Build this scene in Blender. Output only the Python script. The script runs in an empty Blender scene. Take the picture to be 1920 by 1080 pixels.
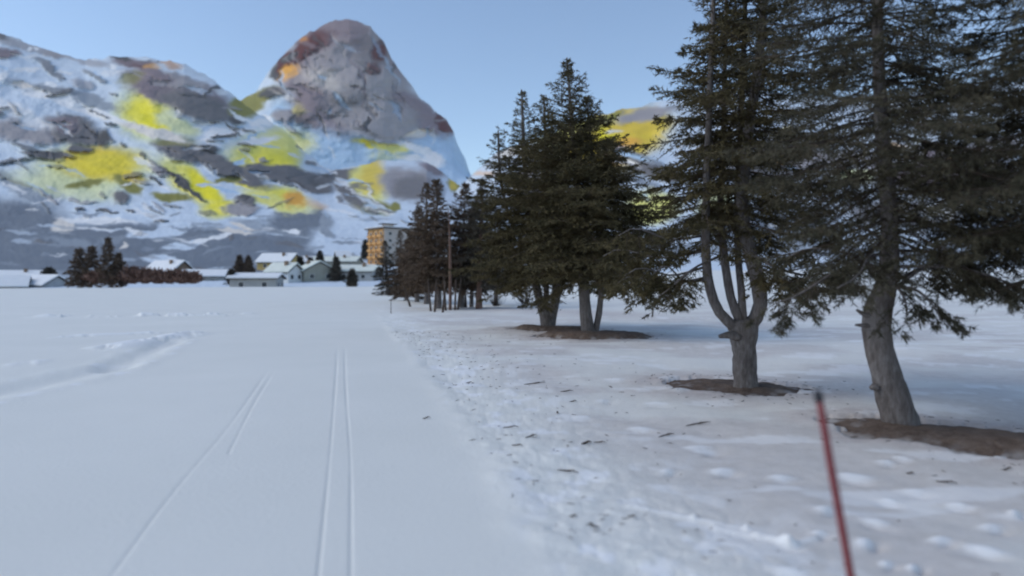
import bpy, math
import numpy as np

C = bpy.context.scene.collection
SC = bpy.context.scene
R = math.radians
rng = np.random.default_rng(11)

# ------------------------------------------------------------------ camera
F = 1251.0            # focal length in photo pixels (1920 wide)
HC = 1.5              # camera height
HY = 525.0            # horizon row in the photo
cam = bpy.data.cameras.new('camera'); cam_o = bpy.data.objects.new('camera', cam); C.objects.link(cam_o)
cam_o.location = (0, 0, HC); cam_o.rotation_euler = (R(90), 0, 0)
cam.sensor_width = 36; cam.lens = 36*F/1920; cam.shift_y = -(540-HY)/1920
cam.clip_start = 0.05; cam.clip_end = 20000
cam.dof.use_dof = True; cam.dof.focus_distance = 11.5; cam.dof.aperture_fstop = cam.lens/1000/0.040
SC.camera = cam_o
# ------------------------------------------------------------------ light
SUN_EL, SUN_AZ = 40.0, -98.0      # azimuth from +Y towards +X
world = bpy.data.worlds.new('World'); SC.world = world; world.use_nodes = True
nt = world.node_tree; nt.nodes.clear()
sky = nt.nodes.new('ShaderNodeTexSky'); sky.sky_type = 'NISHITA'; sky.sun_disc = False
sky.sun_elevation = R(SUN_EL); sky.sun_rotation = R(SUN_AZ); sky.altitude = 1000; sky.air_density = 1.1; sky.dust_density = 0.25; sky.ozone_density = 1.0
bg = nt.nodes.new('ShaderNodeBackground'); bg.inputs['Strength'].default_value = 0.106
wo = nt.nodes.new('ShaderNodeOutputWorld')
nt.links.new(sky.outputs[0], bg.inputs[0]); nt.links.new(bg.outputs[0], wo.inputs[0])
sl = bpy.data.lights.new('sun', 'SUN'); sl.energy = 0.92; sl.angle = R(40); sl.color = (1.0, 0.92, 0.80)
so = bpy.data.objects.new('sun', sl); C.objects.link(so)
from mathutils import Vector
sd = Vector((math.sin(R(SUN_AZ))*math.cos(R(SUN_EL)), math.cos(R(SUN_AZ))*math.cos(R(SUN_EL)), math.sin(R(SUN_EL))))
so.rotation_euler = sd.to_track_quat('Z', 'Y').to_euler(); so.location = (-20, -20, 30)
vs = SC.view_settings; vs.view_transform = 'Standard'; vs.look = 'None'; vs.exposure = 0.75; vs.gamma = 1; vs.use_curve_mapping = False
SC.render.engine = 'CYCLES'
SC.cycles.use_denoising = True; SC.cycles.max_bounces = 6; SC.cycles.volume_bounces = 1
SC.cycles.filter_width = 2.0

# ------------------------------------------------------------------ helpers
def P(px, py, Y):
    return np.array([(px-960)/F*Y, Y, HC+(HY-py)/F*Y])

def hash2(i, j, s):
    h = (i*374761393 + j*668265263 + s*974711) & 0x7fffffff
    h = ((h ^ (h >> 13))*1274126177) & 0x7fffffff
    h = ((h ^ (h >> 16))*83492791) & 0x7fffffff
    return ((h ^ (h >> 15)) & 0xffff)/65535.0
def vnoise(x, y, s=0):
    xi = np.floor(x).astype(np.int64); yi = np.floor(y).astype(np.int64)
    fx = x-xi; fy = y-yi; fx = fx*fx*fx*(fx*(fx*6-15)+10); fy = fy*fy*fy*(fy*(fy*6-15)+10)
    a = hash2(xi, yi, s); b = hash2(xi+1, yi, s); c = hash2(xi, yi+1, s); d = hash2(xi+1, yi+1, s)
    return (a+(b-a)*fx)*(1-fy)+(c+(d-c)*fx)*fy
def fbm(x, y, s=0, o=4):
    t = 0; a = .5; n = 0
    for k in range(o):
        t = t+a*vnoise(x*2**k+k*17.3, y*2**k-k*9.1, s+k); n += a; a *= .5
    return t/n
def sstep(a, b, x):
    t = np.clip((x-a)/(b-a), 0, 1); return t*t*(3-2*t)

def mesh(name, V, faces, mats, parent=None, smooth=False, mat_idx=None, attrs=None, loc=None):
    """faces: int array (m,3) or (m,4)"""
    V = np.asarray(V, dtype=np.float32); faces = np.asarray(faces, dtype=np.int32)
    me = bpy.data.meshes.new(name)
    k = faces.shape[1]; m = len(faces)
    me.vertices.add(len(V)); me.vertices.foreach_set('co', V.ravel())
    me.loops.add(m*k); me.loops.foreach_set('vertex_index', faces.ravel())
    me.polygons.add(m)
    me.polygons.foreach_set('loop_start', np.arange(0, m*k, k, dtype=np.int32))
    me.polygons.foreach_set('loop_total', np.full(m, k, dtype=np.int32))
    me.polygons.foreach_set('use_smooth', np.full(m, smooth, dtype=bool))
    for mt in (mats if isinstance(mats, (list, tuple)) else [mats]): me.materials.append(mt)
    if mat_idx is not None: me.polygons.foreach_set('material_index', np.asarray(mat_idx, dtype=np.int32))
    if attrs:
        for an, av in attrs.items():
            av = np.asarray(av, dtype=np.float32)
            if av.ndim == 1:
                at = me.attributes.new(an, 'FLOAT', 'POINT'); at.data.foreach_set('value', av)
            else:
                at = me.attributes.new(an, 'FLOAT_COLOR', 'POINT')
                at.data.foreach_set('color', np.c_[av, np.ones(len(av))].astype(np.float32).ravel())
    me.update(calc_edges=True)
    o = bpy.data.objects.new(name, me); C.objects.link(o)
    if parent: o.parent = parent
    if loc is not None: o.location = loc
    return o
def empty(name, loc, label, cat, group=None, rz=0):
    o = bpy.data.objects.new(name, None); C.objects.link(o); o.location = [float(v) for v in loc]; o.rotation_euler = (0, 0, rz)
    o.empty_display_size = .2
    o['label'] = label; o['category'] = cat
    if group: o['group'] = group
    return o
def tag(o, label, cat, group=None):
    o['label'] = label; o['category'] = cat
    if group: o['group'] = group
    return o
def gridfaces(nr, nc):
    i = np.arange(nr-1)[:, None]*nc+np.arange(nc-1)[None, :]
    return np.stack([i, i+1, i+nc+1, i+nc], -1).reshape(-1, 4)
class MB:
    """collects triangles"""
    def __init__(s): s.V = []; s.F = []; s.M = []; s.n = 0
    def add(s, V, F_, m=0):
        V = np.asarray(V, float).reshape(-1, 3); F_ = np.asarray(F_, int)
        if F_.shape[1] == 4: F_ = np.r_[F_[:, [0, 1, 2]], F_[:, [0, 2, 3]]]
        s.V.append(V); s.F.append(F_+s.n); s.M.append(np.full(len(F_), m)); s.n += len(V)
    def box(s, c, d, m=0, rz=0.0):
        sx, sy, sz = np.array(d)/2
        v = np.array([[x, y, z] for x in (-sx, sx) for y in (-sy, sy) for z in (-sz, sz)])
        ca, sa = math.cos(rz), math.sin(rz)
        v = np.c_[v[:, 0]*ca-v[:, 1]*sa, v[:, 0]*sa+v[:, 1]*ca, v[:, 2]]+np.array(c)
        s.add(v, [[0, 1, 3, 2], [4, 6, 7, 5], [0, 4, 5, 1], [2, 3, 7, 6], [0, 2, 6, 4], [1, 5, 7, 3]], m)
    def tube(s, pts, rad, n=8, m=0, jag=0.0, cap=True):
        pts = np.asarray(pts, float); rad = np.broadcast_to(np.asarray(rad, float), (len(pts),))
        t = np.gradient(pts, axis=0); t /= np.linalg.norm(t, axis=1)[:, None]+1e-9
        ref = np.array([0.31, .95, 0.05]) if abs(t[:, 2]).mean() > .5 else np.array([0, 0, 1.])
        u = np.cross(t, ref); u /= np.linalg.norm(u, axis=1)[:, None]+1e-9; w = np.cross(t, u)
        a = np.linspace(0, 2*math.pi, n, endpoint=False)
        rr = rad[:, None]*np.ones(n)
        if jag: rr = rr*(1+jag*(rng.random((len(pts), n))-.5)+jag*.8*(rng.random(n)-.5)[None, :])
        v = pts[:, None]+rr[..., None]*(np.cos(a)[None, :, None]*u[:, None]+np.sin(a)[None, :, None]*w[:, None])
        k = len(pts); i = np.arange(k-1)[:, None]*n; j = np.arange(n)[None, :]; j2 = (j+1) % n
        f = np.stack([i+j, i+j2, i+n+j2, i+n+j], -1).reshape(-1, 4)
        V = v.reshape(-1, 3); Fa = np.r_[f[:, [0, 1, 2]], f[:, [0, 2, 3]]]
        if cap:
            V = np.r_[V, pts[:1], pts[-1:]]; b = k*n
            jj = np.arange(n); j2 = (jj+1) % n
            Fa = np.r_[Fa, np.c_[jj*0+b, j2, jj], np.c_[jj*0+b+1, (k-1)*n+jj, (k-1)*n+j2]]
        s.add(V, Fa, m)
    def build(s, name, mats, parent=None, smooth=False):
        if not s.V: return None
        V = np.concatenate(s.V); off = np.zeros(3)
        if parent is not None: V = V-np.array(getattr(parent, 'location'))   # parents have no rotation here
        return mesh(name, V, np.concatenate(s.F), mats, parent, smooth, np.concatenate(s.M))
def respl(pts, n):
    """smooth resample of a polyline (Catmull-like through numpy interpolation)"""
    pts = np.asarray(pts, float); d = np.r_[0, np.cumsum(np.linalg.norm(np.diff(pts, axis=0), axis=1))]
    m = np.gradient(pts, d, axis=0); s = np.linspace(0, d[-1], n)
    i = np.clip(np.searchsorted(d, s, side='right')-1, 0, len(d)-2); h = d[i+1]-d[i]; t = ((s-d[i])/h)[:, None]; h = h[:, None]
    return (2*t**3-3*t**2+1)*pts[i]+(t**3-2*t**2+t)*h*m[i]+(-2*t**3+3*t**2)*pts[i+1]+(t**3-t**2)*h*m[i+1]

# ------------------------------------------------------------------ materials
def mat(name):
    m = bpy.data.materials.new(name); m.use_nodes = True
    b = m.node_tree.nodes['Principled BSDF']; b.inputs['Roughness'].default_value = .8
    b.inputs['Specular IOR Level'].default_value = .2
    return m, m.node_tree, b
def noise(nt, scale, detail=4, rough=.55, coord='Object', vec=None):
    n = nt.nodes.new('ShaderNodeTexNoise'); n.inputs['Scale'].default_value = scale; n.inputs['Detail'].default_value = detail; n.inputs['Roughness'].default_value = rough
    if vec is None:
        tc = nt.nodes.new('ShaderNodeTexCoord'); vec = tc.outputs[coord]
    nt.links.new(vec, n.inputs['Vector']); return n
def ramp(nt, fac, stops):
    r = nt.nodes.new('ShaderNodeValToRGB'); e = r.color_ramp.elements
    while len(e) < len(stops): e.new(.5)
    for k, (p, c) in enumerate(stops): e[k].position = p; e[k].color = (*c, 1)
    nt.links.new(fac, r.inputs[0]); return r
def bump(nt, b, h, strength, dist):
    n = nt.nodes.new('ShaderNodeBump'); n.inputs['Strength'].default_value = strength; n.inputs['Distance'].default_value = dist
    nt.links.new(h, n.inputs['Height']); nt.links.new(n.outputs[0], b.inputs['Normal'])
def simple(name, c1, c2, scale, bs=0, bd=.01, rough=.85, detail=4):
    m, t, b = mat(name); n = noise(t, scale, detail)
    r = ramp(t, n.outputs[0], [(.3, c1), (.7, c2)]); t.links.new(r.outputs[0], b.inputs['Base Color']); b.inputs['Roughness'].default_value = rough
    if bs: bump(t, b, n.outputs[0], bs, bd)
    return m

def mixc(t, fac, a, b, op='MIX'):
    n = t.nodes.new('ShaderNodeMix'); n.data_type = 'RGBA'; n.blend_type = op
    for k, v in ((0, fac), (6, a), (7, b)):
        if isinstance(v, (int, float)): n.inputs[k].default_value = v
        elif isinstance(v, tuple): n.inputs[k].default_value = (*v, 1)
        else: t.links.new(v, n.inputs[k])
    return n.outputs[2]
def attr(t, name, out='Fac'):
    n = t.nodes.new('ShaderNodeAttribute'); n.attribute_name = name; return n.outputs[out]

# snow: clean, soiled with needle litter, freshly broken
M_snow, t, b = mat('snow'); b.inputs['Roughness'].default_value = .65
nb = noise(t, .35, 5); base = ramp(t, nb.outputs[0], [(.3, (.765, .76, .71)), (.7, (.815, .805, .755))]).outputs[0]
ns = noise(t, 6, 5, .7); soil = ramp(t, ns.outputs[0], [(.3, (.47, .415, .385)), (.7, (.63, .575, .55))]).outputs[0]
col = mixc(t, attr(t, 'soil'), base, soil)
col = mixc(t, attr(t, 'fresh'), col, (.90, .90, .90))
nl = noise(t, 55, 3, .6); lit = ramp(t, nl.outputs[0], [(.63, (0, 0, 0)), (.70, (1, 1, 1))])
mm = t.nodes.new('ShaderNodeMath'); mm.operation = 'MULTIPLY'; t.links.new(lit.outputs[0], mm.inputs[0]); t.links.new(attr(t, 'litter'), mm.inputs[1])
col = mixc(t, mm.outputs[0], col, (.17, .13, .10)); t.links.new(col, b.inputs['Base Color'])
n2 = noise(t, 22, 6, .65); bump(t, b, n2.outputs[0], .25, .02)

M_dirt, t, b = mat('dirt'); n = noise(t, 9, 8, .65); nf = noise(t, 60, 4, .7)
c = ramp(t, n.outputs[0], [(.3, (.095, .066, .05)), (.7, (.20, .155, .13))]).outputs[0]; c = mixc(t, .6, c, ramp(t, nf.outputs[0], [(.35, (.55, .5, .45)), (.65, (1.2, 1.15, 1.1))]).outputs[0], 'MULTIPLY')
c = mixc(t, attr(t, 'rime'), c, (.62, .60, .585)); t.links.new(c, b.inputs['Base Color']); bump(t, b, n.outputs[0], .9, .05); b.inputs['Roughness'].default_value = .95
M_bark, t, b = mat('bark')
tc = t.nodes.new('ShaderNodeTexCoord'); mp = t.nodes.new('ShaderNodeMapping'); mp.inputs['Scale'].default_value = (1, 1, .25)
t.links.new(tc.outputs['Object'], mp.inputs[0]); n = noise(t, 26, 8, .7, vec=mp.outputs[0]); nbig = noise(t, 3.0, 3)
c = ramp(t, n.outputs[0], [(.3, (.11, .093, .087)), (.5, (.185, .163, .155)), (.72, (.31, .285, .28))]).outputs[0]
c = mixc(t, .5, c, ramp(t, nbig.outputs[0], [(.35, (.55, .5, .48)), (.65, (1, 1, 1))]).outputs[0], 'MULTIPLY'); t.links.new(c, b.inputs['Base Color'])
bump(t, b, n.outputs[0], .9, .03); b.inputs['Roughness'].default_value = .9
M_twig = simple('twig_wood', (.05, .036, .028), (.10, .075, .06), 12)
M_needle = simple('spruce_needles', (.048, .043, .021), (.135, .108, .054), 2.2, detail=6)
M_needle2 = simple('spruce_needles_dull', (.042, .040, .025), (.112, .098, .066), 2.2, detail=6)
M_larch = simple('larch_twigs', (.075, .053, .036), (.17, .118, .082), .9, detail=6)
M_dark = simple('far_conifer', (.052, .048, .036), (.11, .09, .07), .6, detail=6)
M_rbark = simple('red_bark', (.10, .06, .045), (.20, .125, .095), 8, .5, .02)
M_shrub = simple('shrub_twigs', (.13, .07, .05), (.23, .14, .11), .8)
M_red = simple('red_paint', (.17, .035, .04), (.27, .085, .085), 30, .2, .002, .5)
M_black = simple('black_plastic', (.03, .03, .035), (.06, .06, .065), 40)

# ------------------------------------------------------------------ snow ground
def seg(px, py, a, b_):
    a = np.array(a, float); b_ = np.array(b_, float); d = b_-a; L = (d*d).sum()
    t = np.clip(((px-a[0])*d[0]+(py-a[1])*d[1])/L, 0, 1)
    return np.hypot(px-a[0]-t*d[0], py-a[1]-t*d[1]), t
def gp(px, py):        # photo point -> flat ground
    Y = F*HC/(py-HY); return ((px-960)/F*Y, Y)
WELLS = [[((0.62, 20.2), (1.75, 19.6), .68), ((1.65, 17.4), (2.6, 17.3), 1.05)],
         [((2.98, 9.42), (3.32, 9.2), .70)],
         [((3.84, 6.72), (4.4, 6.25), .60), ((4.4, 6.25), (6.6, 4.8), .74)]]
def well_d(X, Y, w):
    d = np.full(X.shape, 99.)
    for a, b_, r in WELLS[w]: d = np.minimum(d, seg(X, Y, a, b_)[0]-r)
    return d+.40*(fbm(X*2.2, Y*2.2, 5)-.5)+.17*(fbm(X*8, Y*8, 6, 3)-.5)
EDGE = np.array([gp(*p) for p in [(690, 575), (708, 592), (745, 640), (790, 690), (830, 760), (880, 840), (930, 920), (980, 1000), (1040, 1080)]])[::-1]
RAILS = [[(205, 1085), (300, 955), (420, 812), (508, 688)], [(428, 852), (470, 770), (518, 690)],
         [(596, 1085), (618, 860), (627, 750), (633, 650)], [(658, 1085), (657, 860), (650, 760), (646, 650)]]
FOOT = [(1250, 881, 30), (1352, 880, 44), (1462, 894, 46), (1600, 893, 62), (1545, 958, 40), (1640, 975, 52), (1665, 935, 36), (1712, 920, 44), (1795, 948, 40),
        (1855, 985, 44), (1845, 1030, 60), (1620, 1015, 44), (1535, 1000, 30), (1475, 1018, 36), (1900, 965, 30), (1320, 845, 46), (1200, 805, 44), (1660, 870, 34), (1690, 865, 30),
        (1660, 1055, 30), (1710, 1062, 34), (1480, 1070, 60), (1760, 1010, 40), (1305, 838, 50), (1275, 735, 40), (1230, 760, 40), (1205, 735, 34), (1130, 755, 30), (1090, 785, 36), (1150, 715, 40)]
def ground(X, Y):
    r = np.hypot(X, Y); ppx = 960+F*X/np.maximum(Y, .5)
    front = Y > 0.2
    xe = np.interp(Y, EDGE[:, 1], EDGE[:, 0]); e = X-xe+.16*(fbm(Y*3.0, X*0+3, 8, 4)-.5)
    z = .10*(fbm(X*.09, Y*.09, 1, 3)-.5)*sstep(3, 12, r)
    z += .006*(fbm(X*1.3, Y*1.3, 2, 3)-.5)
    rough = sstep(-.12, .35, e)
    near = sstep(60, 14, r)
    strip = rough*(1-sstep(.5, 2.2, e))
    # churned edge of the groomed track
    lum = np.abs(fbm(X*5.5, Y*5.5, 12, 4)-.5)
    z += near*strip*(.032*(fbm(X*3.4, Y*5.2, 11, 4)-.42)+.045*(lum-.1))
    z += near*rough*(.014*(fbm(X*5, Y*9, 14, 3)-.5)+.10*(fbm(X*.7, Y*.7, 13, 3)-.5))
    z += .016*np.exp(-((e-.08)/.16)**2)*near*(fbm(X*2.2, Y*2.2, 15, 3)*1.5-.2)
    fresh = near*strip*sstep(.54, .70, fbm(X*4.5, Y*3.5, 21, 3))*.85
    # bank under the trees, ground that rises on the far right
    z += .04*rough*sstep(.6, 3.5, e)*sstep(40, 20, r)*sstep(8, 15, Y)
    z += .028*np.maximum(0, r-26)*sstep(930, 1350, ppx)*front
    z += np.exp(-((X+5)/7)**2-((Y-150)/30)**2)*.5
    z += .35*(fbm(X*.03, X*0+7, 31, 3)-.5)*sstep(90, 150, r)*sstep(700, 500, ppx)
    # shovelled trench and ploughed crumbs on the left
    for a, b_, w in (((-6.9, 7.3), (-6.95, 11.6), .50), ((-6.95, 11.6), (-8.4, 16.5), .40)):
        d, tt = seg(X, Y, a, b_); d = d+.25*(fbm(X*1.6, Y*1.6, 41, 4)-.5)
        z += -.055*sstep(w, w*.1, d)+.012*np.exp(-((d-w-.12)/.13)**2)*fbm(X*3, Y*3, 42, 3)*1.4
        fresh = np.maximum(fresh, .7*np.exp(-((d-w-.10)/.10)**2)*sstep(.5, .65, fbm(X*2.5, Y*2.5, 43, 3)))
    for (x0, y0), (x1, y1), w, h in ((gp(215, 652), gp(355, 626), .8, .10), (gp(-60, 640), gp(350, 622), .35, .07), (gp(100, 594), gp(480, 589), 1.2, .14), (gp(-100, 690), gp(150, 672), .4, .05)):
        d, tt = seg(X, Y, (x0, y0), (x1, y1)); f_ = sstep(w, 0, d)*sstep(.45, .68, fbm(X*1.7, Y*1.2, 44, 4))
        z += h*f_; fresh = np.maximum(fresh, .8*f_)
    # ski tracks
    for rl in RAILS:
        pts = [gp(*p) for p in rl]; pts = respl(np.c_[np.array(pts), np.zeros(len(pts))], 40)[:, :2]
        tx = np.interp(Y, pts[:, 1], pts[:, 0]); ok = (Y > pts[0, 1]-.02) & (Y < pts[-1, 1])
        w = np.maximum(.011, Y*.0016); fade = sstep(pts[-1, 1], pts[-1, 1]*.8, Y)*np.clip(.25+1.3*fbm(Y*.9, Y*0+pts[0, 0], 51, 3), 0, 1)
        z += np.where(ok, -.0065*np.exp(-((X-tx)/w)**2)*fade*np.maximum(1, Y/7), 0)
    # footprints: a dent with a crumbled rim
    for k, (fx, fy, fw) in enumerate(FOOT):
        gx, gy = gp(fx, fy); L = fw/F*gy*.55; an = -.5+1.3*hash2(k, 3, 1)
        dx = X-gx; dy = Y-gy; u = dx*math.cos(an)+dy*math.sin(an); v = -dx*math.sin(an)+dy*math.cos(an)
        q = (u/L)**2+(v/(L*.62))**2; q = q*(1+.9*(fbm(X*9, Y*9, 61, 3)-.5))
        z += .022*np.exp(-q*1.3)-.030*np.exp(-((u/L)**2+((v+L*1.0)/(L*.5))**2))
        fresh = np.maximum(fresh, .75*np.exp(-q*q*.9))
    # a dragged furrow across the bottom
    for pl in ([(1180, 945), (1300, 968), (1400, 990), (1480, 1020), (1530, 1008)], [(1340, 985), (1420, 1003), (1490, 1022)]):
        g = [gp(*p) for p in pl]
        for a, b_ in zip(g[:-1], g[1:]):
            d, tt = seg(X, Y, a, b_); f_ = np.exp(-(d/.022)**2); z += .02*f_; fresh = np.maximum(fresh, .7*f_)
    # soil stain and litter below the trees
    soil = np.zeros(X.shape); litter = near*rough*sstep(.2, .9, e)*.35*sstep(.42, .62, fbm(X*1.1, Y*1.1, 71, 3))
    for w in range(3):
        d = well_d(X, Y, w); s_ = 1-sstep(0, 2.2 if w != 2 else 1.7, d); s_ = s_*s_
        soil = np.maximum(soil, np.minimum(1, s_*(.55+.9*fbm(X*.9, Y*2.2, 72, 4)))); litter = np.maximum(litter, s_*.75)
        z += .022*np.exp(-((d-.10)/.12)**2)*fbm(X*4, Y*4, 73, 3)
        z -= .085*sstep(.03, -.10, d)
    d, tt = seg(X, Y, (-1.2, 34), (4, 27)); s_ = (1-sstep(0, 4.5, d))*sstep(0.1, 1.5, e); soil = np.maximum(soil, .8*s_); z += .10*s_*fbm(X*.8, Y*.8, 74, 3)
    soil = np.maximum(soil, near*sstep(.3, 2.0, e)*(.22+.45*sstep(.38, .62, fbm(X*.5, Y*.9, 75, 4))))
    fresh = np.maximum(fresh, .5*near*sstep(1.0, 2.0, e)*sstep(.60, .72, fbm(X*1.2, Y*3.2, 76, 4))*(Y < 26))
    # beyond the field the ground falls away, the hillsides take over
    z -= sstep(163, 200, r)*(6+ .028*np.maximum(0, r-26)*sstep(930, 1350, ppx)*front)
    z = np.where(front, z, np.where(r > 3, z, 0))
    return z, np.clip(soil, 0, 1), np.clip(litter, 0, 1), np.clip(fresh, 0, 1)
tanf = np.linspace(-.80, .82, 900)
az = np.r_[np.linspace(-math.pi, math.atan(-.80), 40)[:-1], np.arctan(tanf), np.linspace(math.atan(.82), math.pi, 40)[1:]]
rows = np.r_[np.linspace(.25, 2.4, 14)[:-1], F*HC/(np.r_[np.linspace(1306, 640, 250)[:-1], np.linspace(640, 536.3, 150)]-HY), np.geomspace(170, 5100, 22)]
A_, R_ = np.meshgrid(az, rows); GX = R_*np.sin(A_); GY = R_*np.cos(A_)
gz, gs, gl, gf = ground(GX, GY)
go = mesh('snow_ground', np.stack([GX, GY, gz], -1).reshape(-1, 3), gridfaces(len(rows), len(az))[:, ::-1], M_snow, smooth=True,
          attrs={'soil': gs.ravel(), 'litter': gl.ravel(), 'fresh': gf.ravel()})
go['kind'] = 'structure'
def gz1(x, y): return float(ground(np.array([x]), np.array([y]))[0][0])
# bare earth in the hollows round the trunks
for w, (x0, x1, y0, y1, n_, m_) in enumerate([(-.8, 4.7, 15.2, 21.9, 100, 90), (1.9, 4.5, 8.1, 10.6, 60, 60), (2.6, 7.8, 3.5, 8.0, 100, 90)]):
    xs, ys = np.meshgrid(np.linspace(x0, x1, n_), np.linspace(y0, y1, m_))
    d = well_d(xs, ys, w)
    zz = ground(xs, ys)[0]; lvl = np.median(zz[(d > .3) & (d < .8)])
    zz = zz+.085*sstep(.03, -.10, d)-.032+(.15 if w == 0 else .085)*sstep(0, -.5, d)+.03*(fbm(xs*5, ys*5, 81, 4)-.5)-.25*sstep(.02, .14, d)
    o = mesh('bare_ground', np.stack([xs, ys, zz], -1).reshape(-1, 3), gridfaces(m_, n_), M_dirt, smooth=True, attrs={'rime': (sstep(-.32, .0, d)*sstep(.52, .70, fbm(xs*7, ys*7, 83, 4))*.7).ravel()}); o['kind'] = 'structure'

# ------------------------------------------------------------------ hills and mountains
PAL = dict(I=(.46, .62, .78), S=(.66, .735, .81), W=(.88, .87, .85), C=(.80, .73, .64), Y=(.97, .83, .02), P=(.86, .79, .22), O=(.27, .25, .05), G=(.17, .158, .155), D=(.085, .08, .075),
           N=(.90, .44, .06), M=(.11, .02, .012), R=(.26, .20, .21), F=(.185, .21, .245), B=(.31, .345, .385), L=(.36, .33, .33), K=(.74, .75, .40), T=(.55, .24, .06), U=(.76, .54, .05))  # yellows hold painted sunlight, F and B distance haze, I sky blue
def hill(name, prof, x0, x1, nx, nv, depth, blobs, seed, rel, Ytop, rough_amp, back=.5):
    """terrain whose skyline follows prof; blobs = patches of rock, painted yellow sunlight, hazy forest and snow lying on it"""
    xs = np.linspace(x0, x1, nx); pr = np.array(prof, float)
    yt = np.interp(xs, pr[:, 0], pr[:, 1]); yn = -9*(fbm(xs/16., xs*0, seed, 4)-.5)
    v = np.linspace(0, 1, nv); dY, dP = np.array(depth, float).T
    pyb = dP[0]
    py = pyb+(yt[None, :]-pyb)*v[:, None]+yn[None, :]*v[:, None]**14; px = np.repeat(xs[None, :], nv, 0)
    lo = np.interp(-py, -dP, dY); pl = dP[-1]; top_fr = np.clip((pl-py)/np.maximum(pl-yt[None, :], 20), 0, 1)
    Y = np.where(py < pl, dY[-1]+(Ytop-dY[-1])*top_fr, lo)
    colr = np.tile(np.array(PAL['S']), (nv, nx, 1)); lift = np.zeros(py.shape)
    wx = px+26*(fbm(px/45, py/22, seed+3, 4)-.5)+8*(fbm(px/9, py/6, seed+5, 3)-.5)
    wy = py+15*(fbm(px/45, py/22, seed+4, 4)-.5)+6*(fbm(px/11, py/5, seed+6, 3)-.5)
    for bx, by, rx, ry, an, key, soft, *st in blobs:
        a = R(an); dx = wx-bx; dy = wy-by; u = dx*math.cos(a)+dy*math.sin(a); w = -dx*math.sin(a)+dy*math.cos(a)
        q = np.sqrt((u/rx)**2+(w/ry)**2); soft = soft*.72; mk = 1-sstep(1-soft, 1+soft*.5, q); mk = mk*(st[0] if st else 1)
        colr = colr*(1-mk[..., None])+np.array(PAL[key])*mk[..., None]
        if key in 'GDRLM': lift = np.maximum(lift*(1-mk), mk)
        elif key in 'FB': lift = np.maximum(lift*(1-mk), mk*.4)
        else: lift = lift*(1-mk)
    nzr = fbm(px/60, py/34, seed+8, 6)-.5
    Yd = Y*(1+rel*nzr*np.minimum(1, v[:, None]*6)*(1-v[:, None]**10)-.025*lift*np.minimum(1, v[:, None]*5)*(1-v[:, None]**8))
    X = (px-960)/F*Yd; Z = HC+(HY-py)/F*Yd
    Z = Z+Yd*rough_amp*(fbm(px/7, py/4, seed+10, 4)-.5)*(1-v[:, None]**6)
    # far side of the ridge: falls away behind the skyline
    bX, bY, bZ = [], [], []
    for k in range(1, 9):
        f_ = 1+back*k/8.; yy = Yd[-1]*f_; zz = Z[-1]*(1-(k/8.)**1.3*1.02)-(k/8.)*8
        bX.append(X[-1]*f_); bY.append(yy); bZ.append(zz)
    X = np.r_[X, bX]; Yd = np.r_[Yd, bY]; Z = np.r_[Z, bZ]; colr = np.r_[colr, np.repeat(colr[-1:], 8, 0)]
    o = mesh(name, np.stack([X, Yd, Z], -1).reshape(-1, 3), gridfaces(nv+8, nx), M_hill, smooth=True, attrs={'tone': colr.reshape(-1, 3)})
    o['kind'] = 'structure'
    return o
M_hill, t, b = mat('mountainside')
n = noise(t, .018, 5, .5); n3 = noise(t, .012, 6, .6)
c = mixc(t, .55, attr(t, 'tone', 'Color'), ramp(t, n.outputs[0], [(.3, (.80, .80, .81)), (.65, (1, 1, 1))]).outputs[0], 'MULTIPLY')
t.links.new(c, b.inputs['Base Color']); bump(t, b, n.outputs[0], .35, 4.0); b.inputs['Roughness'].default_value = .95

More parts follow.
